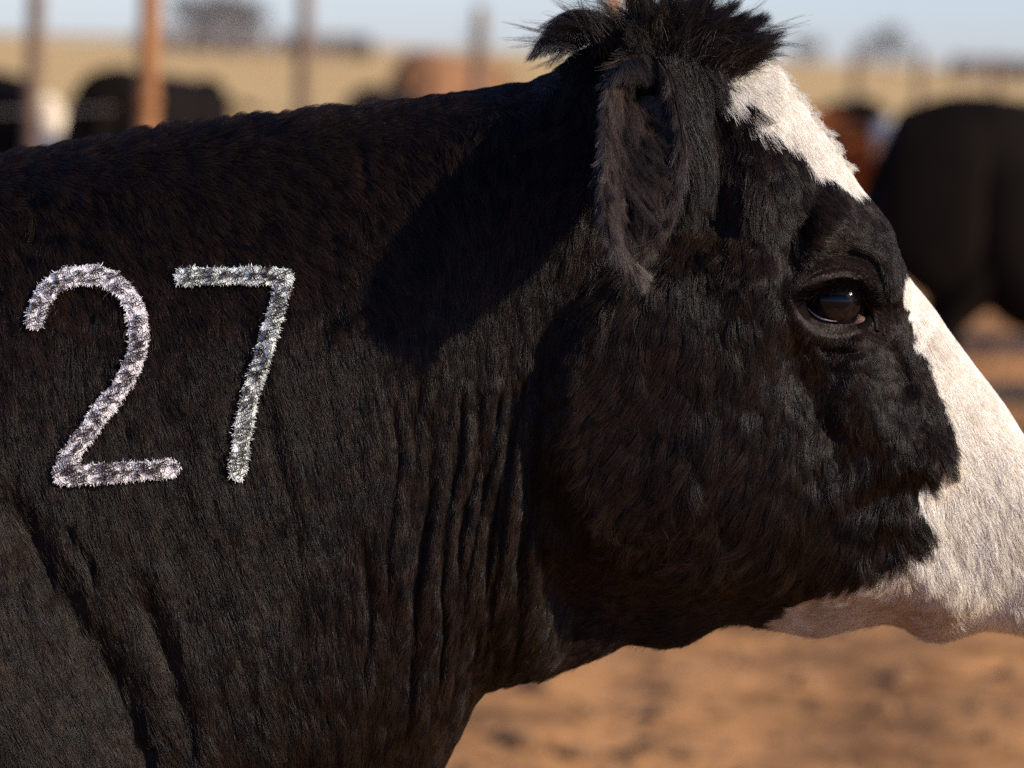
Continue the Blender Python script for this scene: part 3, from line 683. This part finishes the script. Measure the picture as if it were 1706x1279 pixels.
for k in range(230):   # body of the tuft
    u0 = rng.uniform(1015, 1212); v0 = 62+.0022*(u0-1100)**2+rng.uniform(-12, 40)
    d = (u0-1090)/120+rng.normal()*.25
    Lk = rng.uniform(45, 95) if u0 > 1065 else rng.uniform(30, 52)
    ang = math.atan2(1.0-.45*abs(d), d); dx, dy = math.cos(ang), -math.sin(ang)
    cv2 = rng.uniform(.0, .6)*np.sign(d)
    p1 = (u0+dx*Lk*.5, v0+dy*Lk*.5); p2 = (u0+dx*Lk+cv2*15, v0+dy*Lk*.85+abs(cv2)*18)
    lock([(u0, v0), p1, p2], rng.uniform(-.07, .09), rng.uniform(.004, .008))
for k in range(120):   # hair falling forward over the forehead and behind the ear
    u0 = rng.uniform(1110, 1180); v0 = rng.uniform(70, 120); Lk = rng.uniform(50, 100); s = (u0-1110)/90
    dp = Y0-surf_at(min(u0, 1225), v0+25)[1]
    an = R(60+35*(1-s)+rng.normal()*9)
    lock([(u0, v0), (u0+math.cos(an-.3)*Lk*.5, v0+math.sin(an-.3)*Lk*.5), (u0+math.cos(an)*Lk, v0+math.sin(an)*Lk)], dp+.004, .0045)
for k in range(60):   # long locks hanging from the base of the ear down the temple
    u0 = rng.uniform(1120, 1160); v0 = rng.uniform(120, 260); Lk = rng.uniform(80, 130); dp = Y0-surf_at(u0, v0)[1]
    an = R(78+rng.normal()*8); lock([(u0, v0), (u0+math.cos(an-.25)*Lk*.5, v0+math.sin(an-.25)*Lk*.5), (u0+math.cos(an+.1)*Lk, v0+math.sin(an)*Lk)], dp+.003, .004)
P, rad = locks(SP, 150, 1)
SP = []
for k in range(150):   # stray single hairs and thin wisps
    u0 = rng.uniform(960, 1240); d = (u0-1095)/120; v0 = 45+.002*(u0-1100)**2; Lk = rng.uniform(60, 125); ang = math.atan2(1.0-.4*abs(d), d)+rng.normal()*.35
    dx, dy = math.cos(ang), -math.sin(ang); lock([(u0, v0), (u0+dx*Lk*.5, v0+dy*Lk*.5), (u0+dx*Lk+rng.normal()*12, v0+dy*Lk*.85+abs(rng.normal())*14)], rng.uniform(-.06, .09), .0022)
P2, rad2 = locks(SP, 14, 1); P = np.concatenate([P, P2]); rad = np.concatenate([rad, rad2])
o = curves_obj('forelock', P, rad, M_tuft, cow); o['label'] = 'tousled black tuft of hair standing on top of the head'
SP = []
for k in range(150):   # pale wisps along the edge of the stripe
    t = rng.random(); u0 = np.interp(t, [0, .3, 1], [1262, 1300, 1410]); v0 = np.interp(t, [0, .3, 1], [100, 140, 285]); dd = rng.uniform(-4, 10); an = R(rng.uniform(-35, 45)); Lk = rng.uniform(18, 42)*(1-.4*t)
    lock([(u0-dd, v0+dd), (u0-dd+math.cos(an)*Lk*.5, v0+dd+math.sin(an)*Lk*.5), (u0-dd+math.cos(an+.3)*Lk, v0+dd+math.sin(an+.3)*Lk)], rng.uniform(-.02, .03), .0022)
P, rad = locks(SP, 26, 1); o = curves_obj('stripe_wisps', P, rad, M_white, cow, tone=.7+.3*rng.random(len(P)))

# ------------------------------------------------------------------ ground
def gnd_h(x, y):
    r = np.hypot(x, y)
    near = 1-sstep(30, 70, r)
    h = near*(.030*fbm(x*1.6, y*1.6, 101, 4)+.020*np.minimum(fbm(x*4.5, y*4.5, 111, 3), .2)+.008*fbm(x*14, y*14, 121, 2))
    h = h + 2.2*sstep(60, 700, y)*(fbm(x/420+3, y/520, 131, 2))*1.0
    return h
def sp_axis(lo, hi, fine, n1, growth):
    xs = [0.0]; st = fine
    while xs[-1] < hi: xs.append(xs[-1]+st); st *= growth
    return np.array(xs)
ax = sp_axis(0, 3500, .05, 0, 1.025); gx = np.r_[-ax[::-1][:-1], ax]
ay = 6.5+sp_axis(0, 5000, .045, 0, 1.0085); gy_ = np.r_[-(sp_axis(0, 900, .25, 0, 1.12)[::-1])+6.3, ay]
GXX, GYY = np.meshgrid(gx, gy_, indexing='ij')
GZ = gnd_h(GXX, GYY)
M_g, t_, b_ = new_mat('dry_dirt_and_far_grass'); Nn = t_.nodes; Lk = t_.links.new
tcc = Nn.new('ShaderNodeTexCoord')
def nz_(scale, detail=5, src=None):
    n = Nn.new('ShaderNodeTexNoise'); n.inputs['Scale'].default_value = scale; n.inputs['Detail'].default_value = detail; Lk(src or tcc.outputs['Object'], n.inputs['Vector']); return n
def ramp(src, c1, c2, lo, hi):
    r = Nn.new('ShaderNodeValToRGB'); r.color_ramp.elements[0].color = (*c1, 1); r.color_ramp.elements[1].color = (*c2, 1); r.color_ramp.elements[0].position = lo; r.color_ramp.elements[1].position = hi; Lk(src, r.inputs[0]); return r
dirt = ramp(nz_(1.7, 8).outputs[0], (.26, .120, .042), (.60, .280, .094), .34, .56)
clod = ramp(nz_(7, 6).outputs[0], (.35, .33, .32), (1, 1, 1), .36, .5)
mul = Nn.new('ShaderNodeMix'); mul.data_type = 'RGBA'; mul.blend_type = 'MULTIPLY'; mul.inputs[0].default_value = .75; Lk(dirt.outputs[0], mul.inputs[6]); Lk(clod.outputs[0], mul.inputs[7])
grs = ramp(nz_(.035, 7).outputs[0], (.60, .36, .125), (.80, .53, .21), .35, .65)
sx = Nn.new('ShaderNodeSeparateXYZ'); Lk(tcc.outputs['Object'], sx.inputs[0])
nn_ = nz_(.1, 4); ad = Nn.new('ShaderNodeMath'); ad.operation = 'MULTIPLY_ADD'; ad.inputs[1].default_value = 14; Lk(nn_.outputs[0], ad.inputs[0]); Lk(sx.outputs['Y'], ad.inputs[2])
mr = Nn.new('ShaderNodeMapRange'); mr.inputs[1].default_value = 62; mr.inputs[2].default_value = 85; Lk(ad.outputs[0], mr.inputs[0])
mx2 = Nn.new('ShaderNodeMix'); mx2.data_type = 'RGBA'; Lk(mr.outputs[0], mx2.inputs[0]); Lk(mul.outputs[2], mx2.inputs[6]); Lk(grs.outputs[0], mx2.inputs[7])
Lk(mx2.outputs[2], b_.inputs['Base Color']); b_.inputs['Roughness'].default_value = .95; b_.inputs['Specular IOR Level'].default_value = .1
bpn = Nn.new('ShaderNodeBump'); bpn.inputs['Strength'].default_value = .6; bpn.inputs['Distance'].default_value = .02; Lk(nz_(22, 6).outputs[0], bpn.inputs['Height']); Lk(bpn.outputs[0], b_.inputs['Normal'])
gr = mesh_obj('ground', np.stack([GXX, GYY, GZ], -1).reshape(-1, 3), grid_faces(len(gx), len(gy_))[:, ::-1], M_g)
tag(gr, kind='structure', label='dry brown dirt of the feedlot running out to tan grassland')
# loose clods
cv_n = 2600; V = []; F = []
for k in range(cv_n):
    y = 6.5+18*random.random()**1.5; x = random.uniform(-.2, .3)*y*1.2; r = random.choice([.008, .012, .018, .028])*random.uniform(.7, 1.5); z = float(gnd_h(np.array(x), np.array(y)))
    o = len(V)
    for i in range(3):
        for j in range(6):
            an = j*math.pi/3+random.uniform(-.3, .3); rr = r*(1, 1.05, .55)[i]*random.uniform(.75, 1.2); V.append((x+rr*math.cos(an), y+rr*math.sin(an), z-.3*r+(0, .6, 1.1)[i]*r*random.uniform(.8, 1.1)))
    for i in range(2):
        for j in range(6): F.append((o+i*6+j, o+i*6+(j+1) % 6, o+i*6+6+(j+1) % 6, o+i*6+6+j))
    F.append(tuple(o+12+j for j in range(6)))
M_clod = noise_mat('clod_dirt', (.10, .05, .022), (.30, .16, .07), 12, .95, .3, 60)
c_ = mesh_obj('dirt_clods', V, F, M_clod, smooth=False); tag(c_, 'loose clods of dry dirt scattered over the lot', 'dirt', kind='stuff')

# ------------------------------------------------------------------ fence posts and wires
def gp(u, D):
    """ground point D metres out, in the direction seen at column u"""
    D = D*LENS/85; return (u-W0/2)/FPX*D/math.cos(PITCH), D
M_rust = noise_mat('rusty_pipe', (.19, .076, .026), (.42, .185, .065), 9, .7, .4, 60, stretch=(1, 1, .35))
M_pipe = noise_mat('weathered_pipe', (.09, .055, .035), (.24, .15, .09), 7, .7, .4, 60)
def post(name, x, y, h, r, mat, label, group, cap=True):
    z0 = float(gnd_h(np.array(x), np.array(y)))-.15
    e = empty(name, (x, y, z0+.15)); tag(e, label, 'fence post', group)
    n = 20; V = []
    for i, (zz, rr) in enumerate(((-.15, r), (h*.5, r*1.005), (h, r), (h+.004, r*.97))):
        for k in range(n): V.append((rr*math.cos(2*math.pi*k/n), rr*math.sin(2*math.pi*k/n), zz))
    o = mesh_obj('pipe', V, grid_faces(4, n, True), mat, e)
    V = []
    for zz, rr in ((h+.002, r*1.08), (h+.012, r*1.08), (h+.028, r*.8), (h+.036, .001)):
        for k in range(n): V.append((rr*math.cos(2*math.pi*k/n), rr*math.sin(2*math.pi*k/n), zz))
    mesh_obj('post_cap', V, grid_faces(4, n, True), mat, e)
    for zz in (.45, .85, 1.25):
        V, F = [], None
        for i, (a, b) in enumerate(((r*.9, -.02), (r*1.12, -.02), (r*1.12, .02), (r*.9, .02))):
            for k in range(n): V.append((a*math.cos(2*math.pi*k/n), a*math.sin(2*math.pi*k/n), zz+b))
        mesh_obj('clamp', V, grid_faces(4, n, True), mat, e)
    return e
x, y = gp(234, 9.0); post('fence_post', x, y, 3.0, .04, M_rust, 'tall rusty orange pipe post behind the black cow at upper left', 'tall rusty pipe posts')
x, y = gp(998, 9.0); post('fence_post', x, y, 3.0, .04, M_rust, 'tall rusty orange pipe post behind the tuft of hair on the head', 'tall rusty pipe posts')
FP = [(45, 11, 'slim weathered post at the far left above the white faced cow'), (490, 14, 'slim weathered post over the middle of the neck'),
      (780, 17, 'slim weathered post behind the red cattle left of the tuft'), (1000, 20.5, None), (1160, 23.7, None), (1290, 26.8, None),
      (1405, 30, 'slim weathered post left of the round bare tree, above the red cow'), (1510, 34.5, 'slim weathered post just right of the round bare tree'),
      (1635, 39, 'slim weathered post above the back of the big black cow at right'), (1722, 44, None)]
line = []
for u, D_, lab in FP:
    x, y = gp(u, D_); line.append((x, y))
    h = 1.78 if D_ < 20 else 1.66
    if lab: post('fence_post', x, y, h, .028+.0010*D_, M_pipe, lab, 'slim posts of the far fence')
    elif D_ > 40: post('fence_post', x, y, h, .028+.0010*D_, M_pipe, 'slim weathered post at the right edge of the picture', 'slim posts of the far fence')
M_wire = noise_mat('fence_cable', (.10, .08, .07), (.2, .17, .15), 30, .6)
for hh, lab in ((1.5, 'top cable of the far fence'), (1.15, 'second cable of the far fence from the top'), (.8, 'third cable of the far fence from the top'), (.45, 'lowest cable of the far fence')):
    pts = [(x, y, float(gnd_h(np.array(x), np.array(y)))+hh) for x, y in line]
    pts = [(-4.5, 8.0, hh)]+pts
    V, F = tube(pts, [.004]*len(pts), 6); tag(mesh_obj('fence_cable', V, F, M_wire), lab+', strung from post to post', 'cable', 'cables of the far fence')

pts = [(-4.5, 8.0, .72)]+[(x, y, float(gnd_h(np.array(x), np.array(y)))+.72) for x, y in line]
V, F = tube(pts, [.038]*len(pts), 10); tag(mesh_obj('fence_rail', V, F, M_pipe), 'brown pipe rail of the far fence, low along its posts', 'rail')

# ------------------------------------------------------------------ background cattle
def cattle(name, loc, rz, scale, col, label, face=None, head_down=0.0, lying=False, deep=0.0, group='cattle standing in the lot behind'):
    """one continuous body grown from a skeleton, ears as parts; faces +X"""
    e = empty(name, loc, rz); e.scale = (scale,)*3; tag(e, label, 'cow', group)
    zb = .55 if lying else 1.02
    pts = {'pelvis': (-.55, 0, zb+.02-deep*.7, .32, .41+deep), 'rump': (-.90, 0, zb+.0-deep*.6, .34, .47+deep), 'loin': (-.15, 0, zb-.03-deep, .34, .44+deep), 'chest': (.28, 0, zb-.06-deep, .33, .45+deep), 'with': (.58, 0, zb+.0, .26, .37),
           'neck': (.82, 0, zb+.12-.3*head_down, .13, .20), 'poll': (1.06, 0, zb+.27-.65*head_down, .11, .14), 'brow': (1.20, 0, zb+.17-.75*head_down, .11, .13), 'nose': (1.42, 0, zb-.02-.85*head_down, .075, .085), 'muz': (1.50, 0, zb-.09-.87*head_down, .07, .07),
           'hip': (-1.02, 0, zb+.25-deep*.6, .17, .17), 'thigh': (-1.03, 0, zb-.22-deep*.6, .20, .20), 'brisket': (.66, 0, zb-.36, .16, .16),
           'tail1': (-1.10, 0, zb+.10, .03, .03), 'tail2': (-1.22, 0, zb-.3, .022, .022), 'tail3': (-1.2, 0, zb-.62, .035, .035)}
    ed = [('pelvis', 'rump'), ('pelvis', 'loin'), ('loin', 'chest'), ('chest', 'with'), ('with', 'neck'), ('neck', 'poll'), ('poll', 'brow'), ('brow', 'nose'), ('nose', 'muz'), ('rump', 'hip'), ('rump', 'thigh'), ('chest', 'brisket'), ('hip', 'tail1'), ('tail1', 'tail2'), ('tail2', 'tail3')]
    for s, sy in (('l', .17), ('r', -.17)):
        if not lying:
            pts.update({'fs'+s: (.45, sy*.9, .75, .12, .12), 'fk'+s: (.47, sy, .45, .062, .062), 'ff'+s: (.46, sy, .10, .045, .045), 'fh'+s: (.50, sy, .03, .055, .055),
                        'hs'+s: (-.62, sy*.95, .78, .15, .15), 'hk'+s: (-.82, sy, .50, .065, .065), 'hf'+s: (-.74, sy, .10, .045, .045), 'hh'+s: (-.70, sy, .03, .055, .055)})
            ed += [('chest', 'fs'+s), ('fs'+s, 'fk'+s), ('fk'+s, 'ff'+s), ('ff'+s, 'fh'+s), ('pelvis', 'hs'+s), ('hs'+s, 'hk'+s), ('hk'+s, 'hf'+s), ('hf'+s, 'hh'+s)]
        else:
            pts.update({'fs'+s: (.50, sy*1.4, .30, .12, .12), 'fk'+s: (.80, sy*1.5, .12, .06, .06), 'ff'+s: (.55, sy*1.6, .07, .05, .05), 'hs'+s: (-.5, sy*1.7, .28, .16, .16), 'hk'+s: (-.15, sy*2, .12, .07, .07), 'hf'+s: (-.45, sy*2.3, .06, .05, .05)})
            ed += [('chest', 'fs'+s), ('fs'+s, 'fk'+s), ('fk'+s, 'ff'+s), ('pelvis', 'hs'+s), ('hs'+s, 'hk'+s), ('hk'+s, 'hf'+s)]
    names = list(pts); me = bpy.data.meshes.new('body'); me.from_pydata([pts[k][:3] for k in names], [(names.index(a), names.index(b)) for a, b in ed], []); me.update()
    o = bpy.data.objects.new('body', me); COL.objects.link(o); o.parent = e
    md = o.modifiers.new('skin', 'SKIN'); sv = me.skin_vertices[0].data
    for i, k in enumerate(names): sv[i].radius = (pts[k][3], pts[k][4])
    sv[0].use_root = True
    o.modifiers.new('subdivision', 'SUBSURF').levels = 2; o.modifiers[-1].render_levels = 2
    dg = bpy.context.evaluated_depsgraph_get(); dg.update(); nm = bpy.data.meshes.new_from_object(o.evaluated_get(dg)); o.modifiers.clear(); o.data = nm
    m, t, b = new_mat('coat_'+name); N = t.nodes; L_ = t.links.new
    tc = N.new('ShaderNodeTexCoord'); n1 = N.new('ShaderNodeTexNoise'); n1.inputs['Scale'].default_value = 3; L_(tc.outputs['Object'], n1.inputs[0])
    r = N.new('ShaderNodeValToRGB'); r.color_ramp.elements[0].color = (*[c*.6 for c in col], 1); r.color_ramp.elements[1].color = (*[min(1, c*(2.6 if max(col) < .05 else 1.35)) for c in col], 1); L_(n1.outputs[0], r.inputs[0])  # on black coats the brown mottling paints in sunlit patches
    src = r.outputs[0]
    if face:
        at = N.new('ShaderNodeAttribute'); at.attribute_name = 'blaze'; mm = N.new('ShaderNodeMix'); mm.data_type = 'RGBA'; mm.inputs[7].default_value = (.95, .76, .50, 1); L_(at.outputs['Fac'], mm.inputs[0]); L_(src, mm.inputs[6]); src = mm.outputs[2]
    L_(src, b.inputs['Base Color']); b.inputs['Roughness'].default_value = .9; b.inputs['Specular IOR Level'].default_value = .03
    
    nm.materials.clear(); nm.materials.append(m)
    co = np.empty(len(nm.vertices)*3); nm.vertices.foreach_get('co', co); co = co.reshape(-1, 3)
    bl = (co[:, 0] > (1.02 if face else 9)).astype(np.float32); a_ = nm.attributes.new('blaze', 'FLOAT', 'POINT'); a_.data.foreach_set('value', bl)
    nm.polygons.foreach_set('use_smooth', np.ones(len(nm.polygons), bool))
    px_, pz_ = pts['poll'][0], pts['poll'][2]
    for sy in (1, -1):
        V = []; 
        for i in range(7):
            tt = i/6; wv = .055*math.sin(math.pi*min(1, .18+.82*tt))+.004; 
            for j in range(5):
                bb = -1+.5*j; V.append((px_-.02+wv*bb, sy*(.10+.20*tt), pz_-.02-.05*tt+.02*abs(bb)-.02))
        for i in range(7):
            tt = i/6; wv = .05*math.sin(math.pi*min(1, .18+.82*tt))+.003
            for j in range(5):
                bb = -1+.5*j; V.append((px_-.035+wv*bb, sy*(.10+.20*tt), pz_-.02-.05*tt+.02*abs(bb)-.03))
        f = grid_faces(7, 5); rim = [i*5 for i in range(7)]+[30+j for j in range(1, 5)]+[i*5+4 for i in range(5, -1, -1)]+[3, 2, 1]
        F = [tuple(q) for q in f.tolist()]+[tuple(q[::-1]+35) for q in f]+[(rim[k], rim[(k+1) % len(rim)], rim[(k+1) % len(rim)]+35, rim[k]+35) for k in range(len(rim))]
        F = [tuple(int(z) for z in q) for q in F]
        mesh_obj('ear', V, F, m, e)
    return e
BLK, RED = (.006, .0042, .0032), (.28, .075, .018)
def put(u, D_): x, y = gp(u, D_); return (x, y, float(gnd_h(np.array(x), np.array(y))))
cattle('cattle', put(1886, 9.6), R(3), .97, BLK, 'big black cow standing broadside at the right edge', deep=.07)
cattle('cattle', put(1296, 12.6), R(-62), .92, RED, 'rust red cow with a pale face between the main cow and the big black cow', face=True, head_down=.02)
cattle('cattle', put(1398, 22), R(96), .85, BLK, 'distant black cow just above the back of the red cow')
cattle('cattle', put(-30, 13.6), R(-64), .92, BLK, 'black cow with a round white face at the far left', face=True, head_down=.16)
cattle('cattle', put(250, 12.4), R(80), .95, BLK, 'black cow below the tall rusty post at upper left')
cattle('cattle', put(630, 17), R(84), .86, BLK, 'black cow whose rump shows above the middle of the neck')
cattle('cattle', put(738, 20), R(74), 1.03, (.24, .12, .06), 'pale red cow seen over the neck, left of the tuft')
cattle('cattle', put(2260, 12.6), R(5), 1.0, BLK, 'black cow just outside the right edge, beyond the big one, its shadow crossing the dirt')
cattle('cattle', put(2420, 10.6), R(-4), .96, BLK, 'black cow outside the right edge, beside the big one, its shadow nearest on the dirt')
cattle('cattle', put(-230, 8.0), R(12), .80, RED, 'red cow at the left edge, only its back showing over the neck')

# ------------------------------------------------------------------ far trees
M_bark = noise_mat('bare_bark', (.12, .10, .095), (.24, .21, .20), 3, .9)
def tree(x, y, h, wd_, label, nb=9, seed=1, group='bare trees on the horizon'):
    rd = random.Random(seed); z0 = float(gnd_h(np.array(x), np.array(y)))
    e = empty('bare_tree', (x, y, z0-.1)); tag(e, label, 'tree', group)
    V, F = [], []
    def seg(a, b, r1_, r2_, n=5):
        t = (b-a).normalized(); s = t.orthogonal().normalized(); q = t.cross(s); o = len(V)
        for p, r_ in ((a, r1_), (b, r2_)):
            for k in range(n): V.append(tuple(p+r_*(math.cos(2*math.pi*k/n)*s+math.sin(2*math.pi*k/n)*q)))
        for k in range(n): F.append((o+k, o+(k+1) % n, o+n+(k+1) % n, o+n+k))
    top = Vector((0, 0, h*.32)); seg(Vector((0, 0, 0)), top, h*.035, h*.026, 8)
    mesh_obj('trunk', V, list(F), M_bark, e); V.clear(); F.clear()
    def grow(p, d, L, r_, lv):
        m = p+d*L*.5+Vector((rd.gauss(0, .06), rd.gauss(0, .06), rd.gauss(0, .04)))*L; q = p+d*L+Vector((rd.gauss(0, .08), rd.gauss(0, .08), .05))*L
        seg(p, m, r_, r_*.8, 4 if lv < 3 else 3); seg(m, q, r_*.8, r_*.55, 4 if lv < 3 else 3)
        if lv == 5: return
        for _ in range(3 if lv < 4 else 4):
            nd = (d+Vector((rd.gauss(0, .55), rd.gauss(0, .55), rd.gauss(.05, .4)))).normalized(); st = m.lerp(q, rd.random()); grow(st, nd, L*rd.uniform(.6, .85), max(r_*.55, h*.0032), lv+1)
    for k in range(nb):
        an = 2*math.pi*k/nb+rd.random(); t = rd.uniform(.15, .95)
        d = Vector((math.cos(an)*wd_/h*1.1*t, math.sin(an)*wd_/h*1.1*t, rd.uniform(.35, 1.0))).normalized(); grow(top*rd.uniform(.35, 1.0), d, h*.27, h*.012, 1)
    mesh_obj('crown', V, F, M_bark, e)
def far(u, D_): x, y = gp(u, D_); return x, y
tree(*far(1450, 300), 7.0, 7.5, 'round bare grey tree on the horizon at right', 15, 3)
tree(*far(1318, 330), 6.0, 4.5, 'smaller bare tree on the horizon left of the round one', 10, 4)
tree(*far(318, 200), 6.2, 5, 'bare tree just right of the tall rusty post, left one of the close pair', 16, 5)
tree(*far(378, 195), 6.4, 5, 'bare tree right of the tall rusty post, right one of the close pair', 16, 6)
tree(*far(778, 400), 6.0, 3.5, 'narrow bare tree on the horizon behind the slim post left of the tuft', 6, 7)
# low scrub line
V, F = [], []; rd = random.Random(9)
for k in range(7000):
    u = rd.choice([rd.uniform(215, 420), rd.uniform(440, 600), rd.uniform(1560, 1760)]); x, y = gp(u, rd.uniform(330, 370)); z = float(gnd_h(np.array(x), np.array(y))); hh = rd.uniform(.8, 3.2); r = .7
    o = len(V); an = rd.random()*3.1; dx, dy = r*math.cos(an), r*math.sin(an); V += [(x-dx, y-dy, z), (x+dx, y+dy, z), (x+dx*.3+rd.gauss(0, .2), y+dy*.3, z+hh), (x-dx*.5, y-dy*.5, z+hh*.8)]; F.append((o, o+1, o+2, o+3))
tag(mesh_obj('scrub', V, F, noise_mat('scrub_twigs', (.16, .13, .11), (.28, .23, .2), 2, .9), smooth=False), 'low grey scrub along the horizon', 'scrub', kind='stuff')
